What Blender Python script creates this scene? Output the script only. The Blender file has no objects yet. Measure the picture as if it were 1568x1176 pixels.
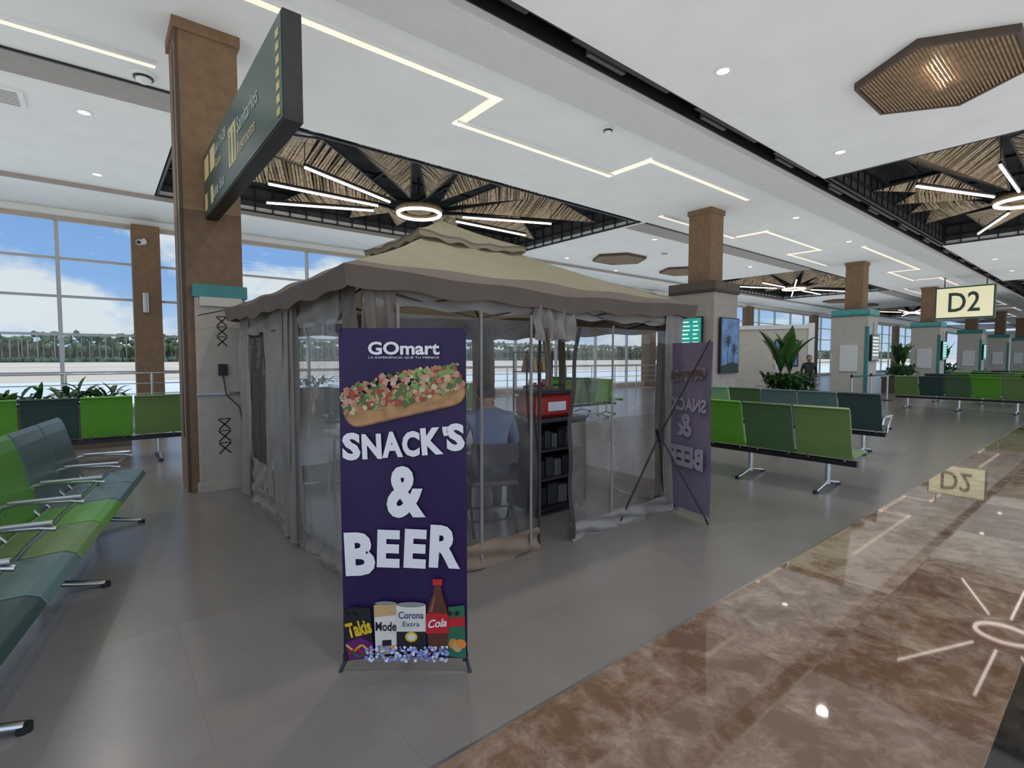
import bpy, math, random
from mathutils import Vector, Matrix
random.seed(7)
D=bpy.data
col=bpy.context.scene.collection
# ------------------------------------------------------------------ materials
MATS={}
def nmat(name):
    m=D.materials.new(name); m.use_nodes=True
    nt=m.node_tree; nt.nodes.clear()
    out=nt.nodes.new('ShaderNodeOutputMaterial')
    return m,nt,out
def mat(name,c,rough=0.5,metal=0.0,var=0.12,scale=6.0,emit=0.0,bump=0.0,spec=0.5,transl=0.0,alpha=1.0,stretch=None,gloss=0.0):
    if name in MATS: return MATS[name]
    m,nt,out=nmat(name)
    N=nt.nodes; L=nt.links
    b=N.new('ShaderNodeBsdfPrincipled')
    tc=N.new('ShaderNodeTexCoord'); mp=N.new('ShaderNodeMapping')
    if stretch: mp.inputs['Scale'].default_value=stretch
    no=N.new('ShaderNodeTexNoise'); no.inputs['Scale'].default_value=scale; no.inputs['Detail'].default_value=4
    L.new(tc.outputs['Object'],mp.inputs['Vector']); L.new(mp.outputs[0],no.inputs['Vector'])
    r=N.new('ShaderNodeValToRGB')
    r.color_ramp.elements[0].position=0.3; r.color_ramp.elements[1].position=0.7
    r.color_ramp.elements[0].color=(*[max(0,x*(1-var)) for x in c],1)
    r.color_ramp.elements[1].color=(*[min(1,x*(1+var)) for x in c],1)
    L.new(no.outputs['Fac'],r.inputs['Fac']); L.new(r.outputs['Color'],b.inputs['Base Color'])
    b.inputs['Roughness'].default_value=rough; b.inputs['Metallic'].default_value=metal
    b.inputs['Specular IOR Level'].default_value=spec
    if emit>0:
        b.inputs['Emission Strength'].default_value=emit
        L.new(r.outputs['Color'],b.inputs['Emission Color'])
    if bump>0:
        bp=N.new('ShaderNodeBump'); bp.inputs['Strength'].default_value=bump
        L.new(no.outputs['Fac'],bp.inputs['Height']); L.new(bp.outputs[0],b.inputs['Normal'])
    last=b.outputs[0]
    if transl>0:
        t=N.new('ShaderNodeBsdfTranslucent'); L.new(r.outputs['Color'],t.inputs['Color'])
        mx=N.new('ShaderNodeMixShader'); mx.inputs[0].default_value=transl
        L.new(last,mx.inputs[1]); L.new(t.outputs[0],mx.inputs[2]); last=mx.outputs[0]
    if alpha<1:
        t=N.new('ShaderNodeBsdfTransparent')
        mx=N.new('ShaderNodeMixShader'); mx.inputs[0].default_value=alpha
        L.new(t.outputs[0],mx.inputs[1]); L.new(last,mx.inputs[2]); last=mx.outputs[0]
    if gloss>0:   # clear vinyl sheen
        lw=N.new('ShaderNodeLayerWeight'); lw.inputs['Blend'].default_value=0.35
        ml=N.new('ShaderNodeMath'); ml.operation='MULTIPLY_ADD'; ml.inputs[1].default_value=gloss; ml.inputs[2].default_value=0.015; L.new(lw.outputs['Facing'],ml.inputs[0])
        g=N.new('ShaderNodeBsdfGlossy'); g.inputs['Roughness'].default_value=0.10
        n2=N.new('ShaderNodeTexNoise'); n2.inputs['Scale'].default_value=5; n2.inputs['Detail'].default_value=3; L.new(tc.outputs['Object'],n2.inputs['Vector'])
        bp=N.new('ShaderNodeBump'); bp.inputs['Strength'].default_value=0.35; bp.inputs['Distance'].default_value=0.05; L.new(n2.outputs['Fac'],bp.inputs['Height']); L.new(bp.outputs[0],g.inputs['Normal'])
        mx=N.new('ShaderNodeMixShader'); L.new(ml.outputs[0],mx.inputs[0]); L.new(last,mx.inputs[1]); L.new(g.outputs[0],mx.inputs[2]); last=mx.outputs[0]
    L.new(last,out.inputs[0]); MATS[name]=m
    return m
def floor_mat(name,bw,bh,offx,offy,c1,c2,mortar,rough,marble=False,msize=0.004):
    m,nt,out=nmat(name); N=nt.nodes; L=nt.links
    b=N.new('ShaderNodeBsdfPrincipled'); tc=N.new('ShaderNodeTexCoord'); mp=N.new('ShaderNodeMapping')
    mp.inputs['Location'].default_value=(offx,offy,0)
    L.new(tc.outputs['Object'],mp.inputs[0])
    br=N.new('ShaderNodeTexBrick'); br.inputs['Scale'].default_value=1
    br.inputs['Brick Width'].default_value=bw; br.inputs['Row Height'].default_value=bh
    br.inputs['Mortar Size'].default_value=msize; br.inputs['Mortar Smooth'].default_value=0.3
    br.inputs['Color1'].default_value=(0,0,0,1); br.inputs['Color2'].default_value=(1,1,1,1)
    br.inputs['Mortar'].default_value=(0.5,0.5,0.5,1); br.offset=0.5
    L.new(mp.outputs[0],br.inputs['Vector'])
    no=N.new('ShaderNodeTexNoise'); no.inputs['Scale'].default_value=5.2 if marble else 1.5; no.inputs['Detail'].default_value=11
    no.inputs['Roughness'].default_value=0.74; no.inputs['Distortion'].default_value=0.35 if marble else 0.0
    ad=N.new('ShaderNodeVectorMath'); ad.operation='MULTIPLY_ADD'
    L.new(br.outputs['Color'],ad.inputs[0]); ad.inputs[1].default_value=(7,5,3); L.new(tc.outputs['Object'],ad.inputs[2])
    L.new(ad.outputs[0],no.inputs['Vector'])
    mm=N.new('ShaderNodeMath'); mm.operation='MULTIPLY_ADD'
    sep=N.new('ShaderNodeSeparateColor'); L.new(br.outputs['Color'],sep.inputs[0])
    L.new(sep.outputs[0],mm.inputs[0]); mm.inputs[1].default_value=0.30 if marble else 0.08
    sb=N.new('ShaderNodeMath'); sb.operation='SUBTRACT'; L.new(no.outputs['Fac'],sb.inputs[0]); sb.inputs[1].default_value=0.14 if marble else 0.04
    L.new(sb.outputs[0],mm.inputs[2])
    r=N.new('ShaderNodeValToRGB'); e=r.color_ramp.elements
    if marble:
        e[0].position=0.33; e[0].color=(*c1,1); e[1].position=0.75; e[1].color=(*c2,1)
        k=r.color_ramp.elements.new(0.47); k.color=(*[a*0.65+bb*0.35 for a,bb in zip(c1,c2)],1)
        k=r.color_ramp.elements.new(0.56); k.color=(*[a*0.3+bb*0.7 for a,bb in zip(c1,c2)],1)
    else:
        e[0].position=0.3; e[0].color=(*c1,1); e[1].position=0.75; e[1].color=(*c2,1)
    L.new(mm.outputs[0],r.inputs[0])
    mx=N.new('ShaderNodeMixRGB'); L.new(br.outputs['Fac'],mx.inputs[0]); L.new(r.outputs[0],mx.inputs[1]); mx.inputs[2].default_value=(*mortar,1)
    L.new(mx.outputs[0],b.inputs['Base Color'])
    b.inputs['Roughness'].default_value=rough
    b.inputs['Specular IOR Level'].default_value=0.6 if marble else 0.45
    L.new(b.outputs[0],out.inputs[0]); return m

WHITE=mat('ceiling_paint',(0.76,0.78,0.77),0.8,var=0.03,scale=1.5)
BEAMW=mat('beam_paint',(0.58,0.59,0.58),0.8,var=0.03)
GREYB=mat('ceiling_grey_band',(0.33,0.31,0.29),0.8,var=0.05)
BLACK=mat('black_metal',(0.012,0.012,0.013),0.45,var=0.2)
SLOTG=mat('slot_grey',(0.10,0.10,0.10),0.5,var=0.1)
PLEN=mat('plenum_dark',(0.055,0.058,0.062),0.9,var=0.4,scale=2)
BROWN=mat('pillar_brown',(0.19,0.115,0.062),0.75,var=0.14,scale=9,bump=0.05)
BROWND=mat('pillar_dark_trim',(0.07,0.045,0.03),0.6)
STONE=mat('stone_cladding',(0.42,0.37,0.31),0.6,var=0.08,scale=8)
STONEL=mat('stone_cladding_light',(0.55,0.51,0.44),0.6,var=0.06,scale=8)
TEAL=mat('teal_trim',(0.05,0.24,0.23),0.5)
STEEL=mat('brushed_steel',(0.55,0.55,0.55),0.28,metal=1.0,var=0.05)
ALU=mat('window_aluminium',(0.46,0.47,0.47),0.4,var=0.04)
LEDW=mat('led_white',(1.0,0.93,0.86),0.5,var=0.0,emit=7)
LEDP=mat('led_pinkish',(1.0,0.86,0.80),0.5,var=0.0,emit=2.8)
COVE=mat('cove_light',(1.0,0.82,0.66),0.5,var=0.02,emit=0.62)
BAMBOO=mat('bamboo_slats',(0.44,0.34,0.22),0.7,var=0.35,scale=14)
BAMBOOD=mat('bamboo_dark',(0.22,0.165,0.10),0.8,var=0.3,scale=14)
SILVER=mat('duct_foil',(0.6,0.6,0.62),0.3,metal=0.8,var=0.2,bump=0.3)

# ------------------------------------------------------------------ mesh builder
class MB:
    def __init__(s): s.v=[];s.f=[];s.mi=[];s.ms=[];s.sm=[]
    def m(s,mt):
        if mt not in s.ms: s.ms.append(mt)
        return s.ms.index(mt)
    def add(s,vs,fs,mt,smooth=False):
        o=len(s.v); s.v+= [tuple(v) for v in vs]; i=s.m(mt)
        for f in fs: s.f.append([o+k for k in f]); s.mi.append(i); s.sm.append(smooth)
    def box(s,a,b,mt,M=None):
        x0,y0,z0=a;x1,y1,z1=b
        vs=[Vector(p) for p in ((x0,y0,z0),(x1,y0,z0),(x1,y1,z0),(x0,y1,z0),(x0,y0,z1),(x1,y0,z1),(x1,y1,z1),(x0,y1,z1))]
        if M is not None: vs=[M@v for v in vs]
        s.add(vs,[(0,3,2,1),(4,5,6,7),(0,1,5,4),(1,2,6,5),(2,3,7,6),(3,0,4,7)],mt)
    def cbox(s,c,sz,mt,rz=0,rx=0,ry=0):
        M=Matrix.Translation(c)@Matrix.Rotation(rz,4,'Z')@Matrix.Rotation(ry,4,'Y')@Matrix.Rotation(rx,4,'X')
        h=[q/2 for q in sz]; s.box((-h[0],-h[1],-h[2]),tuple(h),mt,M)
    def rbox(s,a,b,r,mt):
        x0,y0,z0=a;x1,y1,z1=b
        ring=[(x0+r,y0),(x1-r,y0),(x1,y0+r),(x1,y1-r),(x1-r,y1),(x0+r,y1),(x0,y1-r),(x0,y0+r)]
        cx=(x0+x1)/2;cy=(y0+y1)/2
        sx=(x1-x0-2*r)/(x1-x0); sy=(y1-y0-2*r)/(y1-y0)
        lv=[[(cx+(x-cx)*sx,cy+(y-cy)*sy,z0) for x,y in ring],[(x,y,z0+r) for x,y in ring],[(x,y,z1-r) for x,y in ring],[(cx+(x-cx)*sx,cy+(y-cy)*sy,z1) for x,y in ring]]
        vs=[p for l in lv for p in l]; fs=[tuple(range(7,-1,-1)),tuple(range(24,32))]
        for k in range(3):
            for i in range(8):
                j=(i+1)%8; fs.append((k*8+i,k*8+j,k*8+8+j,k*8+8+i))
        s.add(vs,fs,mt)
    def cyl(s,p0,p1,r0,mt,r1=None,n=10,caps=True):
        p0=Vector(p0);p1=Vector(p1); r1=r0 if r1 is None else r1
        d=(p1-p0).normalized(); a=Vector((0,0,1)) if abs(d.z)<0.9 else Vector((1,0,0))
        u=d.cross(a).normalized(); w=d.cross(u)
        vs=[];
        for p,r in ((p0,r0),(p1,r1)):
            for i in range(n):
                t=2*math.pi*i/n; vs.append(p+u*math.cos(t)*r+w*math.sin(t)*r)
        fs=[(i,(i+1)%n,n+(i+1)%n,n+i) for i in range(n)]
        s.add(vs,fs,mt,True)
        if caps: s.add(vs,[tuple(range(n-1,-1,-1)),tuple(range(n,2*n))],mt)
    def tube(s,pts,r,mt,n=8):
        for a,b in zip(pts,pts[1:]): s.cyl(a,b,r,mt,n=n)
        for p in pts[1:-1]: s.ball(p,(r,r,r),mt,6,4)
    def ball(s,c,r,mt,n=12,m=8,M=None):
        vs=[];fs=[]
        for j in range(m+1):
            ph=math.pi*j/m
            for i in range(n):
                t=2*math.pi*i/n; v=Vector((r[0]*math.sin(ph)*math.cos(t),r[1]*math.sin(ph)*math.sin(t),r[2]*math.cos(ph)))
                if M: v=M@v
                vs.append(Vector(c)+v)
        for j in range(m):
            for i in range(n): fs.append((j*n+i,(j+1)*n+i,(j+1)*n+(i+1)%n,j*n+(i+1)%n))
        s.add(vs,fs,mt,True)
    def torus(s,c,R,r,mt,n=36,m=8,flat=1.0):
        vs=[];fs=[]
        for i in range(n):
            t=2*math.pi*i/n
            for j in range(m):
                q=2*math.pi*j/m; rr=R+r*math.cos(q)
                vs.append((c[0]+rr*math.cos(t),c[1]+rr*math.sin(t),c[2]+r*flat*math.sin(q)))
        for i in range(n):
            for j in range(m): fs.append((i*m+j,((i+1)%n)*m+j,((i+1)%n)*m+(j+1)%m,i*m+(j+1)%m))
        s.add(vs,fs,mt,True)
    def flat(s,poly,y,mt):
        s.add([(x,y,z) for x,z in poly],[tuple(range(len(poly)))],mt)
    def disc(s,cx,cz,rx,rz,y,mt,n=14,rot=0):
        s.flat([(cx+rx*math.cos(t)*math.cos(rot)-rz*math.sin(t)*math.sin(rot),cz+rx*math.cos(t)*math.sin(rot)+rz*math.sin(t)*math.cos(rot)) for t in [2*math.pi*i/n for i in range(n)]],y,mt)
    def grid(s,fn,nu,nv,mt,smooth=True):
        vs=[fn(i/nu,j/nv) for j in range(nv+1) for i in range(nu+1)]
        fs=[(j*(nu+1)+i,j*(nu+1)+i+1,(j+1)*(nu+1)+i+1,(j+1)*(nu+1)+i) for j in range(nv) for i in range(nu)]
        s.add(vs,fs,mt,smooth)
    def build(s,name,loc=(0,0,0),rz=0,parent=None,bevel=0):
        me=D.meshes.new(name); me.from_pydata(s.v,[],s.f); me.update()
        for m_ in s.ms: me.materials.append(m_)
        me.polygons.foreach_set('material_index',s.mi); me.polygons.foreach_set('use_smooth',s.sm)
        o=D.objects.new(name,me); col.objects.link(o); o.location=loc; o.rotation_euler=(0,0,rz)
        if parent: o.parent=parent
        if bevel:
            b=o.modifiers.new('bevel','BEVEL'); b.width=bevel; b.segments=2; b.limit_method='ANGLE'
        return o
def empty(name,loc,rz=0):
    o=D.objects.new(name,None); col.objects.link(o); o.location=loc; o.rotation_euler=(0,0,rz); o.empty_display_size=0.2; return o
def text(name,s,mt,parent,cx,cz,w,h,y,rot=0,bold=0.0,rz=0,flip=False,shear=0.0):
    c=D.curves.new(name+'_c','FONT'); c.body=s; c.size=1; c.offset=bold; c.align_x='LEFT'; c.resolution_u=3; c.shear=shear
    t=D.objects.new(name+'_t',c); col.objects.link(t)
    dg=bpy.context.evaluated_depsgraph_get(); dg.update()
    me=D.meshes.new_from_object(t.evaluated_get(dg)); D.objects.remove(t)
    xs=[v.co.x for v in me.vertices]; ys=[v.co.y for v in me.vertices]
    x0,x1,y0,y1=min(xs),max(xs),min(ys),max(ys)
    for v in me.vertices:
        a=((v.co.x-x0)/(x1-x0)-0.5)*w; b=((v.co.y-y0)/(y1-y0)-0.5)*h
        X=a*math.cos(rot)-b*math.sin(rot); Z=a*math.sin(rot)+b*math.cos(rot)
        if flip: X=-X
        v.co=(cx+X,y,cz+Z)
    me.materials.clear(); me.materials.append(mt)
    o=D.objects.new(name,me); col.objects.link(o); o.parent=parent; return o

# ------------------------------------------------------------------ room shell
CZ=5.2
GREYF=floor_mat('grey_tile',1.2,1.2,0.3,0.2,(0.175,0.160,0.146),(0.215,0.198,0.182),(0.155,0.142,0.130),0.24,msize=0.002)
MARB=floor_mat('brown_marble',1.3,0.643,0.0,-0.3,(0.15,0.088,0.055),(0.43,0.335,0.255),(0.20,0.14,0.10),0.03,True,msize=0.003)
MARBK=floor_mat('dark_marble',1.3,0.6,0.2,0.3,(0.012,0.012,0.012),(0.06,0.055,0.05),(0.02,0.02,0.02),0.05,True)
b=MB()
b.box((-6,1.6,-0.2),(100,16.75,0),GREYF)
b.box((-6,0.3,-0.2),(100,1.585,0),MARB)
b.box((-6,-0.3,-0.2),(100,0.3,0),MARBK)
b.box((-6,-4.5,-0.2),(100,-0.3,0),MARB)
b.box((-6,1.585,-0.2),(100,1.6,0.001),STEEL)
b.build('floor')

L_OPEN=[(-20.9,-10.4)]+[(1.1+22*k,11.6+22*k) for k in range(5)]
XA,XB=-6,100
R_OP2=[(11.7+22*k,21.7+22*k) for k in range(4)]
def strip_with_open(b,y0,y1,opens,z0,z1,mt):
    x=XA
    for a,c in opens:
        a2=max(a,XA); c2=min(c,XB)
        if c2<=XA or a2>=XB: continue
        if a2>x: b.box((x,y0,z0),(a2,y1,z1),mt)
        x=max(x,c2)
    if x<XB: b.box((x,y0,z0),(XB,y1,z1),mt)
b=MB()
b.box((XA,-4.5,CZ),(XB,-0.7,CZ+0.15),WHITE)
strip_with_open(b,-0.7,4.22,R_OP2,CZ,CZ+0.15,WHITE)
b.box((XA,4.52,CZ-0.1),(XB,5.22,CZ+0.25),BEAMW)
b.box((XA,5.22,CZ),(XB,8.6,CZ+0.15),WHITE)
strip_with_open(b,8.6,14.3,L_OPEN,CZ,CZ+0.15,WHITE)
b.box((XA,14.3,CZ-0.08),(XB,16.75,CZ+0.15),WHITE)
b.box((XA,-4.5,6.6),(XB,16.75,6.7),PLEN)
b.build('ceiling')
b=MB()
b.box((XA,4.22,CZ+0.35),(XB,4.52,CZ+0.4),BLACK)
b.box((XA,4.22,CZ),(XB,4.24,CZ+0.36),BLACK); b.box((XA,4.50,CZ),(XB,4.52,CZ+0.36),BLACK)
for i in range(40):
    x=-6+2.6*i
    b.box((x,4.26,CZ+0.02),(x+1.9,4.32,CZ+0.08),BLACK)
    b.box((x+0.4,4.40,CZ+0.05),(x+1.1,4.46,CZ+0.12),SLOTG)
b.build('trim_1')
b=MB()
for a,c in [(XA,1.0)]+[(11.7+22*k,23.0+22*k) for k in range(4)]:
    b.box((a,8.62,CZ-0.012),(c,9.3,CZ+0.02),GREYB); b.box((a,8.59,CZ-0.03),(c,8.62,CZ+0.02),BLACK)
b.box((XA,14.24,CZ-0.09),(XB,14.3,CZ+0.02),GREYB)
b.build('trim_2')
b=MB()
def cove(pts,w=0.15):
    for (x0,y0),(x1,y1) in zip(pts,pts[1:]):
        xa,xb=sorted((x0,x1)); ya,yb=sorted((y0,y1))
        b.box((xa-w/2,ya-w/2,CZ-0.012),(xb+w/2,yb+w/2,CZ+0.01),COVE)
        if yb-ya<0.01:
            b.box((xa-w/2,ya-w/2-0.03,CZ-0.04),(xb+w/2,ya-w/2,CZ),WHITE)
for k in range(-1,4):
    o=22*k
    cove([(-2.2+o,5.86),(4.5+o,5.86),(4.5+o,6.86),(8.1+o,6.86),(8.1+o,5.86),(11.8+o,5.86)])
    cove([(11.5+o,7.95),(15.2+o,7.95),(15.2+o,6.95),(19.2+o,6.95),(19.2+o,7.95),(22.6+o,7.95)])
b.build('trim_3')

def star(name,cx,cy,hx,hy):
    b=MB()
    for z in (CZ+0.02,CZ+0.30,CZ+0.62):
        for yy in (cy-hy+0.05,cy+hy-0.05): b.cbox((cx,yy,z),(2*hx,0.04,0.04),BLACK)
        for xx in (cx-hx+0.05,cx+hx-0.05): b.cbox((xx,cy,z),(0.04,2*hy,0.04),BLACK)
    n=int(hx*2/0.42)
    for i in range(n+1):
        x=cx-hx+2*hx*i/n
        for yy in (cy-hy+0.05,cy+hy-0.05): b.cbox((x,yy,CZ+0.33),(0.03,0.03,0.66),BLACK)
    n=int(hy*2/0.42)
    for i in range(n+1):
        y=cy-hy+2*hy*i/n
        for xx in (cx-hx+0.05,cx+hx-0.05): b.cbox((xx,y,CZ+0.33),(0.03,0.03,0.66),BLACK)
    b.cyl((cx-hx+0.6,cy-hy+0.5,CZ+1.0),(cx+hx,cy-hy+1.3,CZ+1.0),0.22,SILVER,n=14)
    b.cyl((cx-hx*0.6,cy+hy,CZ+1.1),(cx-hx*0.5,cy-hy,CZ+1.1),0.25,SILVER,n=14)
    for i in range(6): b.cbox((cx-hx+2*hx*(i+0.5)/6,cy,CZ+0.8),(0.05,2*hy,0.08),BLACK)
    for i in range(4): b.cbox((cx,cy-hy+2*hy*(i+0.5)/4,CZ+0.9),(2*hx,0.05,0.06),BLACK)
    for yy in (cy-hy-.01,cy+hy+.01): b.cbox((cx,yy,CZ+0.78),(2*hx,0.02,1.26),PLEN)
    for xx in (cx-hx-.01,cx+hx+.01): b.cbox((xx,cy,CZ+0.78),(0.02,2*hy,1.26),PLEN)
    for k in range(12):
        a=2*math.pi*(k+0.5)/12
        ca,sa=math.cos(a),math.sin(a)
        R=min(hx/max(abs(ca),1e-3),hy/max(abs(sa),1e-3))*0.97
        r0=0.75; rm=r0+(R-r0)*0.55; wm=math.tan(math.pi/12)*rm*0.90
        u=Vector((ca,sa,0)); w=Vector((-sa,ca,0))
        c=Vector((cx,cy,0))
        def pt(r,t):
            z=CZ+0.05+0.40*abs(t)/max(wm,0.01)*(1 if k%2 else 0.7)+0.22*(r/R)
            return c+u*r+w*t+Vector((0,0,z))
        def half(r):
            return max(0.02, wm*(r-r0)/(rm-r0) if r<rm else wm*(R-r)/(R-rm))
        for sgn in (-1,1):
            b.cyl(pt(r0,0),pt(rm,sgn*wm),0.022,BLACK,n=5); b.cyl(pt(rm,sgn*wm),pt(R,0),0.022,BLACK,n=5)
        ns=int((R-r0)/0.07)
        for i in range(ns):
            r=r0+(R-r0)*(i+0.5)/ns; h=half(r)
            for sgn in (-1,1):
                j=random.uniform(-0.03,0.03); r2=min(max(r+0.16*h+j,r0),R); 
                p0=pt(r,0); p1=pt(r2,sgn*half(r2))
                wd=u*random.uniform(0.022,0.036)
                b.add([p0-wd,p0+wd,p1+wd*0.9,p1-wd*0.9],[(0,1,2,3)],BAMBOO if random.random()<0.72 else BAMBOOD)
    o=b.build(name)
    b=MB()
    b.torus((0,0,0),0.52,0.045,LEDP,40,8); b.torus((0,0,0.08),0.52,0.07,BAMBOOD,40,6); b.cyl((0,0,0.05),(0,0,0.14),0.3,BAMBOOD,n=16)
    b.cyl((0,0,0.14),(0,0,0.9),0.03,BLACK)
    for sx,sy in ((1,1),(1,-1),(-1,1),(-1,-1),(1,0),(-1,0)):
        d=Vector((sx*hx*0.75,sy*hy*0.62,0)); L0=1.1; dn=d.normalized()
        p0=dn*L0; p1=dn*min(d.length,L0+2.4)
        b.cyl(p0,p1,0.028,LEDP,n=6); b.cyl(p0+Vector((0,0,.05)),p1+Vector((0,0,.05)),0.035,BLACK,n=6)
        b.cyl(p0+Vector((0,0,.05)),p0+Vector((0,0,.6)),0.008,BLACK,n=4); b.cyl(p1+Vector((0,0,.05)),p1+Vector((0,0,.6)),0.008,BLACK,n=4)
    b.build('ring_ceiling_light',(cx,cy,CZ-0.08))
for a,c in L_OPEN[1:4]: star('bamboo_ceiling_star',(a+c)/2,11.5,(c-a)/2,2.8)
for a,c in R_OP2[:3]: star('bamboo_ceiling_star',(a+c)/2,1.77,(c-a)/2,2.42)

HEXB=mat('hex_slat',(0.30,0.20,0.115),0.6,var=0.2)
HEXS=mat('hex_bamboo',(0.24,0.165,0.095),0.6,var=0.3,scale=9)
def hexf(cx,cy,R=1.1,lamp=False):
    b=MB(); P=[(R*math.cos(math.pi*i/3),0.84*R*math.sin(math.pi*i/3)) for i in range(6)]
    P2=[(x*0.95,y*0.95) for x,y in P]
    for i in range(6):
        j=(i+1)%6
        b.add([(*P[i],-0.09),(*P[j],-0.09),(*P2[j],-0.09),(*P2[i],-0.09),(*P[i],0.02),(*P[j],0.02),(*P2[j],0.02),(*P2[i],0.02)],[(0,1,2,3),(0,1,5,4),(3,2,6,7)],BROWND)
    b.add([(x,y,-0.004) for x,y in P2],[(0,1,2,3,4,5)],HEXB)
    n=38
    for i in range(n):
        y=0.84*R*0.866*0.93*(2*(i+0.5)/n-1); xh=(R-abs(y)/(0.84*0.866)*0.5)*0.93
        b.box((-xh,y-0.010,-0.085),(xh,y+0.010,-0.07),HEXS)
    b.build('hexagonal_ceiling_light',(cx,cy,CZ))
    if lamp:
        for dx in (-.28,0,.28):
            ld=D.lights.new('hex_lamp','POINT'); ld.energy=2.6; ld.color=(1,.80,.56); ld.shadow_soft_size=0.015
            lo=D.objects.new('hex_lamp',ld); col.objects.link(lo); lo.location=(cx+dx,cy,CZ-0.05)
for i,p in enumerate([(8.55,1.75),(15,12.2),(19.2,12.2),(30.5,1.75),(37,12.2),(41.2,12.2)]): hexf(*p,lamp=(i<1))
for (x,y) in [(2.2,3.5),(6.33,3.5),(10.4,3.5),(-0.05,10.1),(0.1,13.3),(13.5,9.6),(17.5,10.5),(20.5,10.0),(17,14),(26,3.5),(30,3.5),(28,1.0),(14.3,5.8),(18.5,5.9),(9.3,-1.2),(13.5,13.4),(4,-2),(8,-2),(1.0,1.0),(-2.5,6.9)]:
    b=MB(); b.torus((0,0,-0.005),0.085,0.015,WHITE,20,6); b.cyl((0,0,-0.012),(0,0,0.0),0.075,LEDW,n=20)
    b.build('recessed_downlight',(x,y,CZ))
for (x,y) in [(1.0,1.0),(2.2,3.5),(6.33,3.5),(10.4,3.5),(-0.05,10.1),(0.1,13.3),(17.5,10.5),(26,3.5),(18.5,5.9),(4,-2),(8,-2),(-2.5,6.9)]:
    ld=D.lights.new('downlight_lamp','SPOT'); ld.energy=150; ld.spot_size=2.5; ld.spot_blend=0.8; ld.color=(1,0.95,0.89); ld.shadow_soft_size=0.08
    lo=D.objects.new('downlight_lamp',ld); col.objects.link(lo); lo.location=(x,y,CZ-0.03)
# added fill light with no fixture, brightens the ceiling like floor bounce
ld=D.lights.new('ceiling_bounce_fill','AREA'); ld.shape='RECTANGLE'; ld.size=44; ld.size_y=19; ld.energy=1180; ld.color=(0.96,0.98,1.0)
lo=D.objects.new('ceiling_bounce_fill',ld); col.objects.link(lo); lo.location=(16.5,5.5,3.15); lo.rotation_euler=(math.pi,0,0)
for x,y,r in [(6.45,5.5,0.09),(0.57,8.3,0.14),(15.5,10.6,0.12)]:
    b=MB(); b.cyl((0,0,0),(0,0,-0.04),r,WHITE,n=20); b.cyl((0,0,-0.04),(0,0,-0.06),r*0.8,BLACK,n=20); b.ball((0,0,-0.06),(r*0.65,r*0.65,0.06),WHITE)
    b.build('smoke_detector',(x,y,CZ))
b=MB(); b.box((-.3,-.3,-.03),(.3,.3,0),WHITE)
for i in range(7): b.box((-.24,-.24+i*.075,-.036),(.24,-.21+i*.075,-.028),GREYB)
b.build('ceiling_vent',(-1.0,10.15,CZ)); 

# ------------------------------------------------------------------ pillars
def glyph(b,cx,y,cz,s,mt):
    for k in range(3):
        z=cz+(k-1)*s*1.15; h=s*0.5; w=s*0.12
        for (a0,b0),(a1,b1) in [((-h,-h),(0,0)),((h,-h),(0,0)),((-h,h),(0,0)),((h,h),(0,0))]:
            dx,dz=a1-a0,b1-b0; l=math.hypot(dx,dz); nx,nz=-dz/l*w/2,dx/l*w/2
            b.flat([(cx+a0+nx,z+b0+nz),(cx+a0-nx,z+b0-nz),(cx+a1-nx,z+b1-nz),(cx+a1+nx,z+b1+nz)],y,mt)
        b.flat([(cx-h,z+h),(cx+h,z+h),(cx+h,z+h+w*0.7),(cx-h,z+h+w*0.7)],y,mt)
PX=[1.05+10.95*k for k in range(9)]
for k,px in enumerate(PX):
    b=MB()
    b.box((-.3,-.3,2.2 if k==0 else 3.1),(.3,.3,CZ),BROWN)
    b.box((-.33,-.33,CZ-0.12),(.33,.33,CZ),BROWN)
    if k==0:
        b.box((-.3,-.3,0),(.3,.3,2.2),BROWN)
        b.box((-.2,-.4,0.0),(.3,-.3,2.2),STONE); b.box((-.22,-.42,2.2),(.32,-.28,2.34),TEAL)
        b.box((-.16,-.43,2.10),(.26,-.39,2.2),STONEL)
        b.box((-.22,-.44,1.10),(.32,-.3,1.13),STEEL)
        b.box((-.22,-.42,0.0),(.32,-.28,0.10),STONE)
        glyph(b,0.05,-.405,1.82,0.10,BLACK); glyph(b,0.05,-.405,0.62,0.12,BLACK)
        b.box((.0,-.44,1.32),(.09,-.4,1.45),BLACK)
        b.tube([(.045,-.43,1.32),(.07,-.44,1.1),(.2,-.46,0.95),(.26,-.5,0.5),(.3,-.5,0.03)],0.007,BLACK)
        b.box((-.31,-.31,0),(-.28,-.28,CZ),BROWND)
        b.box((-.305,-.05,0.6),(-.3,.02,5.0),BLACK)
    else:
        cl=STONE if k==1 else STONEL
        b.box((-.6,-.6,0),(.5,.6,3.1),cl)
        b.box((-.64,-.64,3.1),(.54,.64,3.36),BROWND if k==1 else TEAL)
        b.box((-.62,-.62,0),(.52,.62,0.15),BROWND)
        if k>1:
            b.box((-.62,-.62,2.7),(-.5,-.5,0.1),TEAL); b.box((-.605,-.3,1.0),(-.66,.3,2.0),WHITE); glyph(b,-0.0,-.61,2.5,0.2,TEAL)
    b.build('pillar',(px,7.0,0),bevel=0.008 if k<3 else 0)
SCR=mat('screen_green',(0.02,0.32,0.26),0.3,var=0.1,emit=0.6); SCRL=mat('screen_text',(0.7,0.95,0.85),0.4,var=0.05,emit=0.8)
b=MB(); b.box((-.44,-.05,-.38),(.44,0,.38),BLACK); b.box((-.41,-.056,-.35),(.41,-.05,.35),SCR)
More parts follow.
